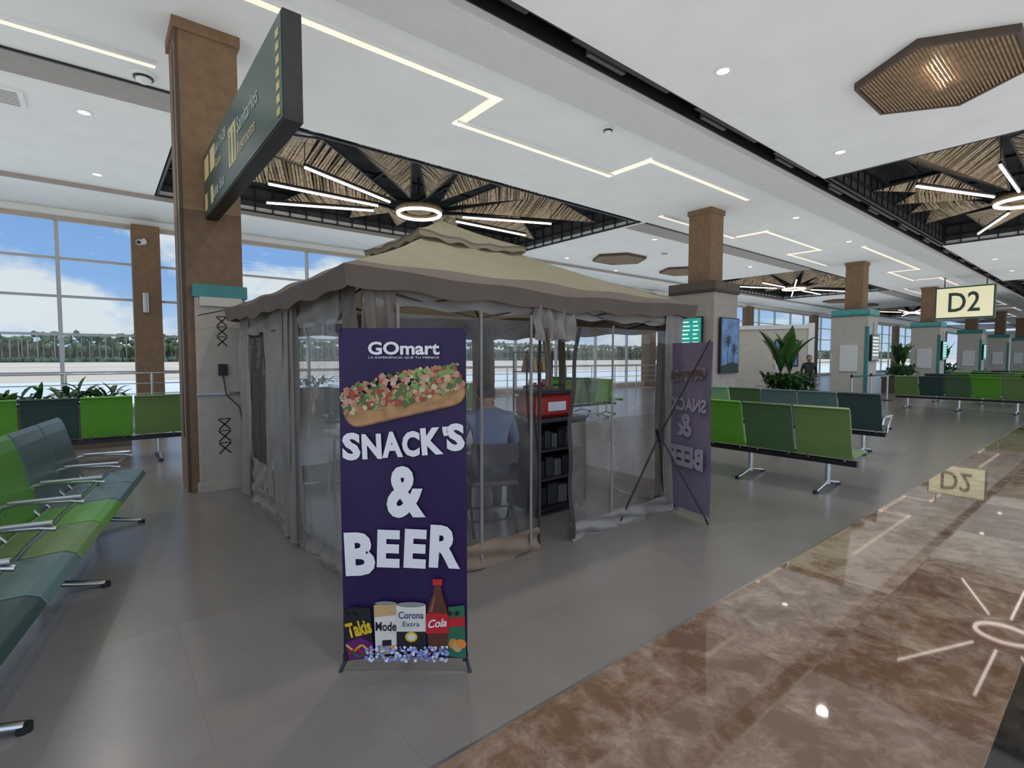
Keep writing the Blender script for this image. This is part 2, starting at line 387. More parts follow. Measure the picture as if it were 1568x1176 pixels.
for i in range(6):
    z=.26-i*.1
    for x0,x1 in ((-.38,-.2),(-.15,.12),(.2,.36)): b.box((x0,-.06,z-.018),(x1-random.random()*.06,-.055,z+.012),SCRL)
b.build('flight_information_screen',(PX[1]-.66,7.08,2.14),rz=-math.pi/2)
SKYP=mat('poster_sky',(0.10,0.22,0.45),0.4,var=0.6,scale=3); PALM=mat('poster_palm',(0.01,0.03,0.02),0.6)
b=MB(); b.box((-.44,-.04,-.68),(.44,0,.68),BLACK); b.box((-.41,-.045,-.65),(.41,-.04,.65),SKYP)
b.flat([(-.41,-.65),(.41,-.65),(.41,-.45),(.1,-.4),(-.41,-.5)],-.047,PALM)
for px_,h in ((-.12,.15),(.16,-.05)):
    b.flat([(px_-.015,-.5),(px_+.015,-.5),(px_+.03,h),(px_+.01,h)],-.048,PALM)
    for a in range(9):
        t=a*2*math.pi/9; b.flat([(px_+.02,h),(px_+.02+.1*math.cos(t+.2),h+.1*math.sin(t+.2)),(px_+.02+.2*math.cos(t),h+.17*math.sin(t)-.05),(px_+.02+.1*math.cos(t-.2),h+.1*math.sin(t-.2))],-.048,PALM)
b.build('wall_poster',(PX[1]+.02,6.355,1.82))

# ------------------------------------------------------------------ window wall
YW=16.6
b=MB(); b.box((XA,YW,4.92),(XB,YW+.25,CZ+0.2),WHITE); b.box((XA,YW-.05,4.85),(XB,YW,4.95),STONE); b.box((XA,YW,0),(XB,YW+.25,0.2),STONE)
for px in [PX[0]-10.95]+PX:
    b.box((px-.3,YW-.25,0),(px+.3,YW+.25,4.95),BROWN)
b.build('wall_north')
GL,nt,out=nmat('window_glass'); t=nt.nodes.new('ShaderNodeBsdfTransparent'); t.inputs[0].default_value=(0.93,0.97,0.96,1)
g=nt.nodes.new('ShaderNodeBsdfGlossy'); g.inputs['Roughness'].default_value=0.02; mx=nt.nodes.new('ShaderNodeMixShader'); mx.inputs[0].default_value=0.03
nt.links.new(t.outputs[0],mx.inputs[1]); nt.links.new(g.outputs[0],mx.inputs[2]); nt.links.new(mx.outputs[0],out.inputs[0])
nwin=0
for x0 in [PX[0]-10.95]+PX[:-1]:
    nwin+=1; b=MB()
    a=max(x0+.3,XA); e=x0+10.65
    b.add([(a,YW+.1,.2),(e,YW+.1,.2),(e,YW+.1,4.92),(a,YW+.1,4.92)],[(0,1,2,3)],GL)
    for off in (1.75,4.15,6.8,9.2):
        if x0+off>XA: b.box((x0+off-.04,YW+.04,.2),(x0+off+.04,YW+.16,4.92),ALU)
    for z in (.23,1.15,2.1,3.03,3.95,4.88): b.box((a,YW+.05,z-.03),(e,YW+.15,z+.03),ALU)
    b.build('window_%d'%nwin)
b=MB(); b.box((XB,1,0),(XB+.2,16.8,CZ),STONEL); b.build('wall_east')
b=MB()
for i in range(28):
    x=-7+1.6*i; b.cyl((x,15.3,0),(x,15.3,1.15),0.025,STEEL)
for z in (1.15,.9,.65,.4): b.cyl((-7,15.3,z),(36.2,15.3,z),0.022 if z>1 else 0.012,STEEL)
b.build('metal_railing')
b=MB(); b.cbox((0,-.04,0),(.12,.06,.5),WHITE); b.cyl((0,-.08,-.24),(0,-.08,.24),.035,ALU); b.build('wall_sconce',(1.0,YW-.25,2.95))
b=MB(); b.cyl((0,0.01,0),(0,-.15,0),.03,WHITE); b.cyl((0,-.1,-.05),(-.12,-.35,-.12),.07,WHITE); b.cyl((-.12,-.35,-.12),(-.125,-.37,-.122),.05,BLACK); b.build('security_camera',(1.0,YW-.25,4.55))

# ------------------------------------------------------------------ outside
TARM=mat('apron_concrete',(0.52,0.56,0.56),0.6,var=0.10,scale=0.05); FIELD=mat('dry_field',(0.46,0.40,0.32),0.9,var=0.2,scale=0.03)
b=MB(); b.add([(-700,17,-1),(1800,17,-1),(1800,70,-1),(-700,70,-1)],[(0,1,2,3)],TARM)
b.add([(-700,70,-1),(1800,70,-1),(1800,600,-1),(-700,600,-1)],[(0,1,2,3)],FIELD)
b.build('ground')
TREE=mat('tree_foliage',(0.085,0.125,0.060),0.9,var=0.6,scale=0.35,bump=0.4); TRUNK=mat('tree_trunk',(0.34,0.30,0.25),0.9)
UND=mat('tree_undergrowth',(0.065,0.085,0.050),0.95,var=0.5,scale=0.3)
b=MB()
b.grid(lambda u,v:(-500+2300*u,398-4*math.sin(v*3.1),-1+(11.5+1.5*math.sin(u*410)+1.2*math.sin(u*977))*v),900,3,UND)
for i in range(1700):
    x=-500+2300*i/1700+random.uniform(-1,1); y=390+random.uniform(-5,5); h=random.uniform(12.5,17.5)
    if i%2==0: b.cyl((x,y-5,-1),(x,y-5,h-2),0.22,TRUNK,n=4,caps=False)
    b.ball((x,y,h-2.0),(random.uniform(1.4,2.6),1.5,random.uniform(1.4,2.6)),TREE,6,4)
    if i%2: b.ball((x+.8,y-3,random.uniform(6,9)),(1.6,1.5,random.uniform(1.5,3)),TREE,6,4)
    b.ball((x,y-5,random.uniform(-.5,1)),(1.8,1.5,1.4),TREE,6,4)
b.build('treeline')

# ------------------------------------------------------------------ benches
SG=mat('seat_bright_green',(0.10,0.30,0.025),0.36,var=0.05); SO=mat('seat_olive',(0.13,0.22,0.065),0.36,var=0.05)
ST=mat('seat_teal',(0.085,0.15,0.145),0.33,var=0.05); SD=mat('seat_dark_green',(0.025,0.055,0.048),0.36,var=0.05); SM=mat('seat_mid_green',(0.06,0.13,0.050),0.36,var=0.05)
SLT=mat('seat_light_green',(0.22,0.40,0.20),0.36,var=0.05)
def seatprof():
    seat=[(0.52,.39),(0.50,.425),(0.46,.44),(0.36,.435),(0.22,.42),(0.10,.41)]
    back=[(0.055,.40),(0.03,.48),(0.0,.60),(-0.03,.74),(-0.065,.88),(-0.09,.95),(-.115,.975)]
    return seat,back
def sweep(b,prof,x0,x1,th,mt):
    n=len(prof); nr=[]
    for i in range(n):
        a=prof[max(0,i-1)]; c=prof[min(n-1,i+1)]; dx,dz=c[0]-a[0],c[1]-a[1]; l=math.hypot(dx,dz); nr.append((-dz/l*th/2,dx/l*th/2))
    out=[(p[0]+q[0],p[1]+q[1]) for p,q in zip(prof,nr)]+[(p[0]-q[0],p[1]-q[1]) for p,q in reversed(list(zip(prof,nr)))]
    m=len(out); vs=[(x0,y,z) for y,z in out]+[(x1,y,z) for y,z in out]
    fs=[(i,(i+1)%m,m+(i+1)%m,m+i) for i in range(m)]
    for i in range(n-1): fs+=[(i,m-1-i,m-2-i,i+1),(m+i,m+i+1,m+m-2-i,m+m-1-i)]
    b.add(vs,fs,mt)
def bench(loc,rz,cols,arms=(),p=0.6):
    n=len(cols); b=MB(); s,k=seatprof()
    for i,c in enumerate(cols):
        x0=i*p+.012; x1=(i+1)*p-.012
        sweep(b,s,x0,x1,.035,c); sweep(b,k,x0,x1,.03,c)
        for xx in (x0+.1,x1-.1): b.cyl((xx,.12,.36),(xx,.04,.46),.015,STEEL,n=6)
    b.box((0,.14,.30),(n*p,.22,.36),BLACK)
    lp=[.35,n*p-.35] if n<4 else [p*.5,n*p/2,n*p-p*.5]
    for x in lp:
        b.cyl((x,.18,.31),(x,.18,.06),.03,STEEL)
        b.tube([(x,-.16,.025),(x,-.02,.05),(x,.18,.09),(x,.38,.05),(x,.52,.025)],.022,STEEL)
        for yy in (-.16,.52): b.cyl((x,yy,0),(x,yy,.03),.03,BLACK)
    for i in arms:
        x=i*p
        b.tube([(x,-.02,.5),(x,.03,.60),(x,.12,.615),(x,.36,.60),(x,.43,.585)],.016,STEEL); b.box((x-.02,.06,.612),(x+.02,.42,.632),STEEL)
        b.tube([(x,.40,.60),(x,.30,.50),(x,.2,.36)],.014,STEEL)
    return b.build('airport_bench',loc,rz,bevel=0.006)
bench((-.20,6.14,0),math.radians(-100.4),[ST,ST,SG,SO,ST,SD],arms=(0,1,2,3,4,5))
bench((-2.63,9.2,0),0,[SD,SM,SG,SD,SG,SO],arms=())
bench((6.35,4.32,0),-math.pi/2,[SG,SG,SM,SO])
bench((9.2,5.4,0),-math.pi/2,[SLT,SM,ST,ST,SD],arms=(0,2,4,5))
bench((7.9,8.6,0),0,[SG,SO,SM,SG]); bench((10.3,11.0,0),-math.pi/2,[SG,SO,SM,SG])
bench((19,4.7,0),-math.pi/2,[SO,SD,SM,SG,SO]); bench((22.5,4.7,0),-math.pi/2,[SD,SM,SG,SO,SD])
bench((25.8,4.6,0),-math.pi/2,[SG,SD,SM,SG,SG]); bench((14,9.6,0),-math.pi/2,[ST,SD,SM,SG]); bench((30,4.6,0),-math.pi/2,[SG,SD,SM,SG,SG])
bench((3.2,9.2,0),0,[SD,SM,SG,SD,SG,SO])

# ------------------------------------------------------------------ canopy tent
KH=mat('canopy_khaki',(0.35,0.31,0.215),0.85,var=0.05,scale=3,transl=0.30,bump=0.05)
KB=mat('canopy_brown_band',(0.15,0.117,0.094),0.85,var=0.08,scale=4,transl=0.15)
TAU=mat('curtain_taupe',(0.34,0.31,0.278),0.6,var=0.10,scale=4,transl=0.35)
TAUD=mat('curtain_brown',(0.19,0.15,0.12),0.6,var=0.10,scale=4,transl=0.25)
MESH=mat('clear_vinyl_panel',(0.32,0.29,0.26),0.5,var=0.1,scale=40,transl=0.3,alpha=0.12,gloss=0.10)
MESH2=mat('smoky_vinyl_panel',(0.22,0.165,0.125),0.6,var=0.15,scale=3,transl=0.3,alpha=0.50,gloss=0.06)
SHEER=mat('clear_plastic_sheer',(0.50,0.485,0.46),0.22,var=0.18,scale=3,transl=0.4,alpha=0.42,stretch=(1.5,1.5,0.6),gloss=0.18)
TRIMB=mat('tent_black_trim',(0.03,0.025,0.022),0.7)
POLE=mat('tent_pole',(0.05,0.04,0.035),0.4)
tent=empty('canopy_tent',(2.95,4.65,0))
HX,HY=1.85,1.78
OF=.085
def roof():
    b=MB(); EZ=2.06; TZ=2.66; k1=0.26; kc=.34
    cor=[(-1,-1),(1,-1),(1,1),(-1,1)]
    def pt(side,u,v,ka,za,kb,zb,sag):
        c0=cor[side]; c1=cor[(side+1)%4]
        k=ka+(kb-ka)*v
        x=(c0[0]+(c1[0]-c0[0])*u)*HX*k-OF*(1-k); y=(c0[1]+(c1[1]-c0[1])*u)*HY*k+OF*(1-k)
        e=4*u*(1-u)
        z=za+(zb-za)*v - sag*math.sin(math.pi*min(v,1))*(0.5+e) - 0.04*e*(1-v)
        z+=0.008*math.sin(u*23+v*4+side)*(.3+e)+0.006*math.sin(u*9+v*17+side)*e
        return (x,y,z)
    for s in range(4):
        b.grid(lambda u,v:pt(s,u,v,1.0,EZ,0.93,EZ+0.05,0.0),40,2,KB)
        b.grid(lambda u,v:pt(s,u,v*1.0,0.93,EZ+0.05,k1,TZ,0.05),40,14,KH)
        def val(u,v):
            p=pt(s,u,0,1.0,EZ,0.9,EZ+0.07,0); return (p[0]*(1-0.012*v),p[1]*(1-0.012*v),p[2]-(0.12+0.012*math.sin(u*40))*v)
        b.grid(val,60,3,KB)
        b.grid(lambda u,v:pt(s,u,v,kc,2.68+0.0,0.0,2.98,0.035),20,8,KH)
        b.grid(lambda u,v:(lambda p:(p[0],p[1],p[2]-0.05*v-.012*v*math.sin(u*31)))(pt(s,u,0,kc,2.68,0,3.0,0)),30,1,KH)
        b.grid(lambda u,v:(lambda p:(p[0]*1.003,p[1]*1.003,p[2]+.004-.012*v))(pt(s,u,0,kc+.005,2.68,0,3.0,0)),30,1,TAUD)
    return b.build('roof',parent=tent)
roof()
WX0,WX1,WY0,WY1=-1.68,1.62,-1.68,1.64
b=MB()
for x,y in ((WX0,WY0),(WX1,WY0),(WX0,WY1),(WX1,WY1)):
    b.box((x-.02,y-.02,0),(x+.02,y+.02,2.02),POLE); b.box((x-.05,y-.05,0),(x+.05,y+.05,.012),POLE)
    b.cyl((x,y,1.95),(-.05,.05,2.72),.014,POLE,n=6)
for (a,c) in (((WX0,WY0),(WX1,WY0)),((WX1,WY0),(WX1,WY1)),((WX1,WY1),(WX0,WY1)),((WX0,WY1),(WX0,WY0))):
    a=Vector((*a,0));c=Vector((*c,0)); n=4
    for i in range(n):
        p=a+(c-a)*i/n; q=a+(c-a)*(i+1)/n
        b.cyl(p+Vector((0,0,1.80)),q+Vector((0,0,1.96)),.007,POLE,n=5); b.cyl(p+Vector((0,0,1.96)),q+Vector((0,0,1.80)),.007,POLE,n=5)
b.build('frame',parent=tent)
def curtain(b,p0,p1,z0,z1,mt,amp=0.02,waves=8,flare=0.0,nx=50,seed=0):
    p0=Vector((*p0,0));p1=Vector((*p1,0)); d=(p1-p0); n=Vector((-d.y,d.x,0)).normalized()
    def fn(u,v):
        p=p0+d*u; w=(0.35+0.65*(1-v))
        off=amp*w*(math.sin(u*waves*6.283+seed)+0.5*math.sin(u*waves*2.3*6.283+1.3*seed+2*v))+0.012*math.sin(v*9+u*13+seed)
        zz=z0+(z1-z0)*v + (0.012*math.sin(u*waves*5+seed) if v<0.02 else 0)
        return p+n*(off-flare*(1-v))+Vector((0,0,zz))
    b.grid(fn,nx,14,mt)
b=MB()
X0=WX0-.03
def yl(Y): return Y-4.65
def xl(X): return X-2.95
curtain(b,(X0,yl(3.02)),(X0,yl(3.32)),1.2,2.0,TAUD,.02,2,nx=20)
curtain(b,(X0,yl(3.02)),(X0,yl(4.30)),0.12,1.78,SHEER,.022,3,nx=60,seed=1)
curtain(b,(X0,yl(3.30)),(X0,yl(6.30)),1.76,2.02,TAU,.012,7,nx=60,seed=2)
curtain(b,(X0,yl(3.02)),(X0,yl(6.30)),0.0,0.20,TAU,.015,9,nx=80,seed=3)
curtain(b,(X0-.03,yl(4.18)),(X0-.03,yl(4.52)),0.02,1.98,TAU,.035,3,nx=40,seed=4)
curtain(b,(X0,yl(4.45)),(X0,yl(5.12)),0.10,1.80,TAU,.02,3,nx=40,seed=5)
curtain(b,(X0,yl(5.12)),(X0,yl(5.30)),0.1,1.80,TAU,.01,1,nx=10,seed=5)
curtain(b,(X0,yl(5.30)),(X0,yl(5.95)),0.45,1.72,MESH,.008,1,nx=20,seed=6)
curtain(b,(X0,yl(5.28)),(X0,yl(6.0)),0.18,0.47,TAU,.012,2,nx=20,seed=6)
curtain(b,(X0,yl(5.92)),(X0,yl(6.32)),0.02,1.98,TAU,.03,2,nx=30,seed=7)
for Y in (4.2,4.34,4.5): b.box((X0-.05,yl(Y)-.006,.05),(X0-.04,yl(Y)+.006,1.9),TAUD)
b.build('side_curtain',parent=tent)
b=MB()
Y0=WY0-.03
curtain(b,(xl(1.24),Y0),(xl(1.46),Y0),0.9,2.0,TAUD,.03,2,nx=20,seed=1)
curtain(b,(xl(1.42),Y0),(xl(2.66),Y0),0.17,1.80,MESH,.006,2,nx=30,seed=2)
curtain(b,(xl(1.30),Y0-.01),(xl(2.66),Y0-.01),0.0,0.19,mat('tent_skirt',(0.25,0.175,0.115),0.85,transl=.2),.010,4,nx=40,seed=3)
curtain(b,(xl(1.24),Y0+.02),(xl(4.6),Y0+.02),1.84,2.02,TAU,.008,9,nx=60,seed=3)
for x in (1.46,2.10,2.57,2.66): b.box((xl(x)-.010,Y0-.016,.05),(xl(x)+.010,Y0-.004,1.85),TAU if x<2.6 else TRIMB)
curtain(b,(xl(2.60),Y0-.02),(xl(3.08),Y0-.02),1.66,1.98,TAU,.04,4,nx=30,seed=9)
def tie(b,xa,xb,z0,z1,sx):
    def fn(u,v):
        w=0.5+0.5*abs(2*v-0.7); c=xa+(xb-xa)*(v**1.5); return (c+(u-.5)*sx*w,Y0-.03-.03*math.sin(u*12),z0+(z1-z0)*v)
    b.grid(fn,14,12,TAUD)
tie(b,xl(2.74),xl(2.70),1.30,1.75,.10)
x0,x1=2.99,4.42
curtain(b,(xl(x0),Y0-.02),(xl(x1),Y0-.02),0.14,1.78,MESH,.012,3,nx=40,seed=4)
curtain(b,(xl(x0)+.03,Y0),(xl(x1)-.1,Y0+.03),0.16,0.98,MESH2,.02,3,nx=40,seed=4)
curtain(b,(xl(x0),Y0-.03),(xl(x1),Y0-.03),0.0,0.15,TAU,.025,3,nx=40,seed=5)
def edge(u,v):
    z=.02+1.75*v; bx=xl(x0)+ .05*math.sin(v*3.1)*(-1) + (0.02 if v<.5 else .02+0.10*(v-.5))
    return (bx+.045*(u-.5),Y0-.045-.012*math.sin(v*20),z)
b.grid(edge,2,20,TRIMB)
b.box((xl(3.5)-.008,Y0-.04,.05),(xl(3.5)+.008,Y0-.03,1.8),TAU)
curtain(b,(xl(4.32),Y0-.02),(xl(4.62),Y0-.02),0.02,1.98,TAU,.03,2,nx=30,seed=7)
b.build('front_curtain',parent=tent)
b=MB()
MLI=mat('mosquito_mesh_light',(0.3,0.27,0.24),.6,alpha=0.10)
for (p,q) in (((WX0,WY1),(WX1,WY1)),((WX1,WY0),(WX1,WY1))):
    p=Vector(p);q=Vector(q)
    curtain(b,p,q,1.78,2.02,TAUD,.01,6,nx=40); curtain(b,p,q,0,.22,TAU,.02,6,nx=40,seed=2)
    curtain(b,p,q,.2,1.80,MLI,.006,3,nx=20)
    curtain(b,p,p+(q-p)*.07,.0,1.98,TAUD,.03,2,nx=20,seed=3); curtain(b,p+(q-p)*.93,q,.0,1.98,TAUD,.03,2,nx=20,seed=5)
    curtain(b,p+(q-p)*.48,p+(q-p)*.52,.0,1.98,TAUD,.02,1,nx=20,seed=5)
b.build('rear_curtain',parent=tent)
b=MB(); b.cyl((-HX,HY,2.05),(-HX-.25,HY+.02,1.98),.006,TRIMB); b.build('tie_rope',parent=tent)

# ------------------------------------------------------------------ stuff in tent
RED=mat('red_plastic',(0.36,0.02,0.02),0.4); WTOP=mat('white_plastic',(0.7,0.7,0.68),0.4); CARD=mat('cardboard',(0.36,0.22,0.13),0.85)
DG=mat('dark_grey_plastic',(0.035,0.035,0.04),0.45)
b=MB()
b.rbox((-.34,-.25,.90),(.34,.25,.94),.012,DG)
for sx in (-1,1): b.box((sx*.32-.015,-.23,.05),(sx*.32+.015,.23,.90),BLACK)
b.box((-.32,.20,.05),(.32,.23,.90),BLACK); b.box((-.32,-.23,.05),(.32,.23,.08),BLACK)
for z in (.34,.62): b.box((-.31,-.22,z),(.31,.21,z+.02),DG)
for x in (-.30,.30):
    for y in (-.2,.2): b.cyl((x,y,0),(x,y,.05),.02,BLACK,n=10)
for z,n,h0 in ((.64,6,.14),(.36,5,.16),(.08,4,.18)):
    for i in range(n):
        x=-.28+.56*i/n; b.rbox((x+.01,-.17,z),(x+.56/n-.01,.05,z+h0+.03*(i%2)),.006,[BLACK,DG,SLOTG][i%3])
b.build('counter_cabinet',(3.50,3.75,0))
b=MB(); b.rbox((-.25,-.18,0),(.25,.18,.22),.03,RED); b.rbox((-.26,-.19,.22),(.26,.19,.26),.015,DG); b.tube([(-.27,0,.15),(-.27,0,.30),(.27,0,.30),(.27,0,.15)],.01,DG)
b.rbox((-.12,-.186,.06),(.12,-.178,.15),.003,WTOP)
b.build('cooler_box',(3.47,3.75,.943))
cols=[RED,RED,mat('snack_yellow',(.5,.33,.03),.4),mat('snack_blue',(.03,.1,.4),.4),RED,WTOP]
b=MB()
for x in (-.2,.2):
    for y in (-.12,.12): b.cyl((x,y,0),(x,y,1.6),.01,BLACK,n=6)
for z in (.3,.7,1.05,1.35,1.58):
    b.box((-.21,-.13,z),(.21,.13,z+.012),BLACK)
    if z<1.5:
        for i in range(6):
            h=random.uniform(.14,.22); x=-.18+i*.07; b.add([(x-.03,-.1,z+.012),(x+.03,-.1,z+.012),(x+.028,-.08,z+h),(x-.028,-.08,z+h),(x-.03,-.03,z+.012),(x+.03,-.03,z+.012),(x,-.06,z+h*.5)],[(0,1,2,3),(5,4,3,2),(0,3,4),(1,5,2)],random.choice(cols))
b.build('snack_rack',(4.02,4.55,0))
b=MB(); b.rbox((-.75,-.3,.71),(.75,.3,.75),.01,WTOP)
for x in (-.65,.65):
    for y in (-.25,.25): b.cyl((x,y,0),(x,y,.72),.014,STEEL)
    b.cyl((x,-.25,.2),(x,.25,.2),.01,STEEL)
b.build('folding_table',(2.6,5.2,0))
b=MB(); GLS=mat('case_glass',(.7,.75,.75),.1,alpha=.15)
b.box((-.35,-.2,0),(.35,.2,.05),STEEL); b.box((-.35,-.2,.36),(.35,.2,.39),STEEL); b.box((-.34,-.19,.2),(.34,.19,.21),STEEL)
b.box((-.35,-.2,.05),(.35,-.195,.36),GLS); b.box((-.35,.195,.05),(.35,.2,.36),ALU)
for x in (-.34,.34):
    for y in (-.19,.19): b.box((x-.01,y-.01,.05),(x+.01,y+.01,.36),STEEL)
for i in range(6): b.ball((-.26+i*.1,0,.08),(.045,.08,.03),CARD,8,6)
b.build('food_display_case',(2.4,5.2,.752))
b=MB()
for (x,y,z,s,h) in ((0,0,0,.42,.34),(0.02,0.0,.34,.38,.26)):
    b.box((x-s/2,y-s/2,z),(x+s/2,y+s/2,z+h),CARD); b.box((x-s/2-.002,y-.03,z),(x+s/2+.002,y+.03,z+h+.002),mat('packing_tape',(.5,.4,.25),.3))
b.build('cardboard_box',(1.62,3.55,0)); 
b=MB()
b.rbox((-.21,-.20,.42),(.21,.20,.46),.012,DG)
for sx in (-1,1):
    b.tube([(sx*.2,-.22,0),(sx*.2,.10,.45),(sx*.2,.24,.80)],.012,BLACK); b.tube([(sx*.19,.24,0),(sx*.19,-.14,.44)],.012,BLACK)
b.grid(lambda u,v:((2*u-1)*.2,.20+.04*v+.03*(1-(2*u-1)**2),.62+.18*v),10,5,DG)
b.cyl((-.2,-.12,.15),(.2,-.12,.15),.009,BLACK); b.cyl((-.2,.16,.12),(.2,.16,.12),.009,BLACK)
CH=(2.68,3.60); CHR=math.radians(155)
b.build('folding_chair',(CH[0],CH[1],0),rz=CHR)

# ------------------------------------------------------------------ people
PWH=mat('print_white',(0.78,0.76,0.76),0.5,var=0.02)
def person(loc,rz,ramp,hair,J,hc,hands,tilt=0.0,k=1.0):
    e=empty('person',loc,rz)
    E=[('pel','spi'),('spi','che'),('che','nek'),('nek','hd'),('che','ls'),('ls','le'),('le','lw'),('che','rs'),('rs','re'),('re','rw'),('pel','lh'),('lh','lk'),('lk','la'),('la','lt'),('pel','rh'),('rh','rk'),('rk','ra'),('ra','rt')]
    ks=list(J); me=D.meshes.new('body'); me.from_pydata([tuple(c*k for c in J[q][:3]) for q in ks],[(ks.index(a),ks.index(c)) for a,c in E],[])
    m,nt,out=nmat('clothes'); N=nt.nodes; L=nt.links; bs=N.new('ShaderNodeBsdfPrincipled'); bs.inputs['Roughness'].default_value=.8; tc=N.new('ShaderNodeTexCoord'); sp=N.new('ShaderNodeSeparateXYZ'); dv=N.new('ShaderNodeMath'); dv.operation='DIVIDE'; dv.inputs[1].default_value=1.75*k
    r=N.new('ShaderNodeValToRGB'); r.color_ramp.interpolation='CONSTANT'; el=r.color_ramp.elements
    el[0].position=0; el[0].color=(.02,.02,.02,1); el[1].position=.05; el[1].color=(.03,.035,.06,1)
    for z,c in ramp: q=el.new(z/1.75); q.color=(*c,1)
    L.new(tc.outputs['Object'],sp.inputs[0]); L.new(sp.outputs[2],dv.inputs[0]); L.new(dv.outputs[0],r.inputs[0]); L.new(r.outputs[0],bs.inputs['Base Color']); L.new(bs.outputs[0],out.inputs[0])
    me.materials.append(m); o=D.objects.new('body',me); col.objects.link(o); o.parent=e
    sk=o.modifiers.new('skin','SKIN'); 
    for i,q in enumerate(ks):
        rr=J[q][3]*k; me.skin_vertices[0].data[i].radius=(rr,rr*(.75 if q in('pel','spi','che') else 1))
    me.skin_vertices[0].data[0].use_root=True
    sd=o.modifiers.new('sub','SUBSURF'); sd.levels=2; sd.render_levels=2
    SK=mat('skin_tone',(.38,.22,.14),.5,var=.05); HR=mat('hair',hair,.6)
    b=MB(); R=Matrix.Rotation(tilt,3,'X'); H=Vector(hc)*k
    def hp(x,y,z): return H+R@Vector((x,y,z))
    b.ball(H,(.078,.095,.115),SK,16,12,M=R); b.ball(hp(0,-.098,-.01),(.012,.02,.02),SK,8,6); b.ball(hp(0,.020,.03),(.086,.1,.10),HR,16,12,M=R)
    for sx in (-1,1):
        b.ball(hp(sx*.03,-.088,.005),(.012,.008,.007),PWH,8,6); b.ball(hp(sx*.03,-.095,.005),(.005,.004,.005),BLACK,6,4); b.ball(hp(sx*.08,.01,-.01),(.012,.02,.03),SK,8,6)
    b.ball(hp(0,-.088,-.05),(.025,.008,.006),mat('lips',(.3,.1,.08),.5),8,4)
    for sx,(hx,hy,hz),dr in hands:
        hh=Vector((hx,hy,hz))*k; d=Vector(dr).normalized(); s_=Vector((1,0,0)) if abs(d.z)<.7 else Vector((0,1,0)); s_=(s_-d*s_.dot(d)).normalized()
        b.cyl(hh-d*.01,hh+d*.07,.026,SK,.032,8); b.ball(hh+d*.05,(.034,.034,.034),SK,8,6)
        for f in range(4): b.cyl(hh+d*.06+s_*(f-1.5)*.018,hh+d*(.14-.012*abs(f-1.3))+s_*(f-1.5)*.019+Vector((0,0,-.015)),.009,SK,.007,6)
        b.cyl(hh+d*.01+s_*(-sx)*.025,hh+d*.07+s_*(-sx)*.055,.010,SK,.008,6)
    b.build('head_and_hands',parent=e)
STAND={'pel':(0,0,.95,.15),'spi':(0,.0,1.15,.135),'che':(0,.01,1.33,.16),'nek':(0,.0,1.47,.06),'hd':(0,-.01,1.54,.055),
 'ls':(.18,0,1.40,.065),'le':(.24,.03,1.13,.045),'lw':(.22,-.10,.93,.032),'rs':(-.18,0,1.40,.065),'re':(-.24,.03,1.13,.045),'rw':(-.22,-.08,.93,.032),
 'lh':(.09,0,.88,.10),'lk':(.11,-.02,.50,.07),'la':(.11,.02,.09,.045),'lt':(.12,-.15,.04,.035),'rh':(-.09,0,.88,.10),'rk':(-.11,-.02,.50,.07),'ra':(-.11,.02,.09,.045),'rt':(-.12,-.15,.04,.035)}
SIT={'pel':(0,.02,.58,.16),'spi':(0,-.01,.74,.145),'che':(0,-.08,.92,.165),'nek':(0,-.15,1.06,.062),'hd':(0,-.18,1.11,.055),
 'ls':(.185,-.07,.98,.07),'le':(.27,-.16,.74,.048),'lw':(.16,-.37,.66,.033),'rs':(-.185,-.07,.98,.07),'re':(-.27,-.16,.74,.048),'rw':(-.16,-.37,.66,.033),
 'lh':(.10,-.03,.555,.10),'lk':(.15,-.44,.53,.07),'la':(.15,-.40,.10,.045),'lt':(.16,-.56,.04,.036),'rh':(-.10,-.03,.555,.10),'rk':(-.15,-.44,.53,.07),'ra':(-.15,-.40,.10,.045),'rt':(-.16,-.56,.04,.036)}
SKC=(.38,.22,.14)
HD_=[(1,(.22,-.10,.93),(0,-.15,-1)),(-1,(-.22,-.08,.93),(0,-.15,-1))]
person((18.3,7.95,0),math.radians(200),[(.94,(.6,.6,.6)),(1.475,SKC)],(.02,.015,.01),STAND,(0,-.01,1.61),HD_,k=.98)
person((18.9,7.1,0),math.radians(-60),[(.94,(.03,.03,.035)),(1.475,SKC)],(.02,.015,.01),STAND,(0,-.01,1.61),HD_,k=.93)
person((CH[0],CH[1],0),CHR,[(.63,(.13,.165,.27)),(1.06,SKC)],(.02,.015,.01),SIT,(0,-.21,1.17),[(1,(.16,-.37,.66),(-.2,-1,-.3)),(-1,(-.16,-.37,.66),(.2,-1,-.3))],tilt=.35)

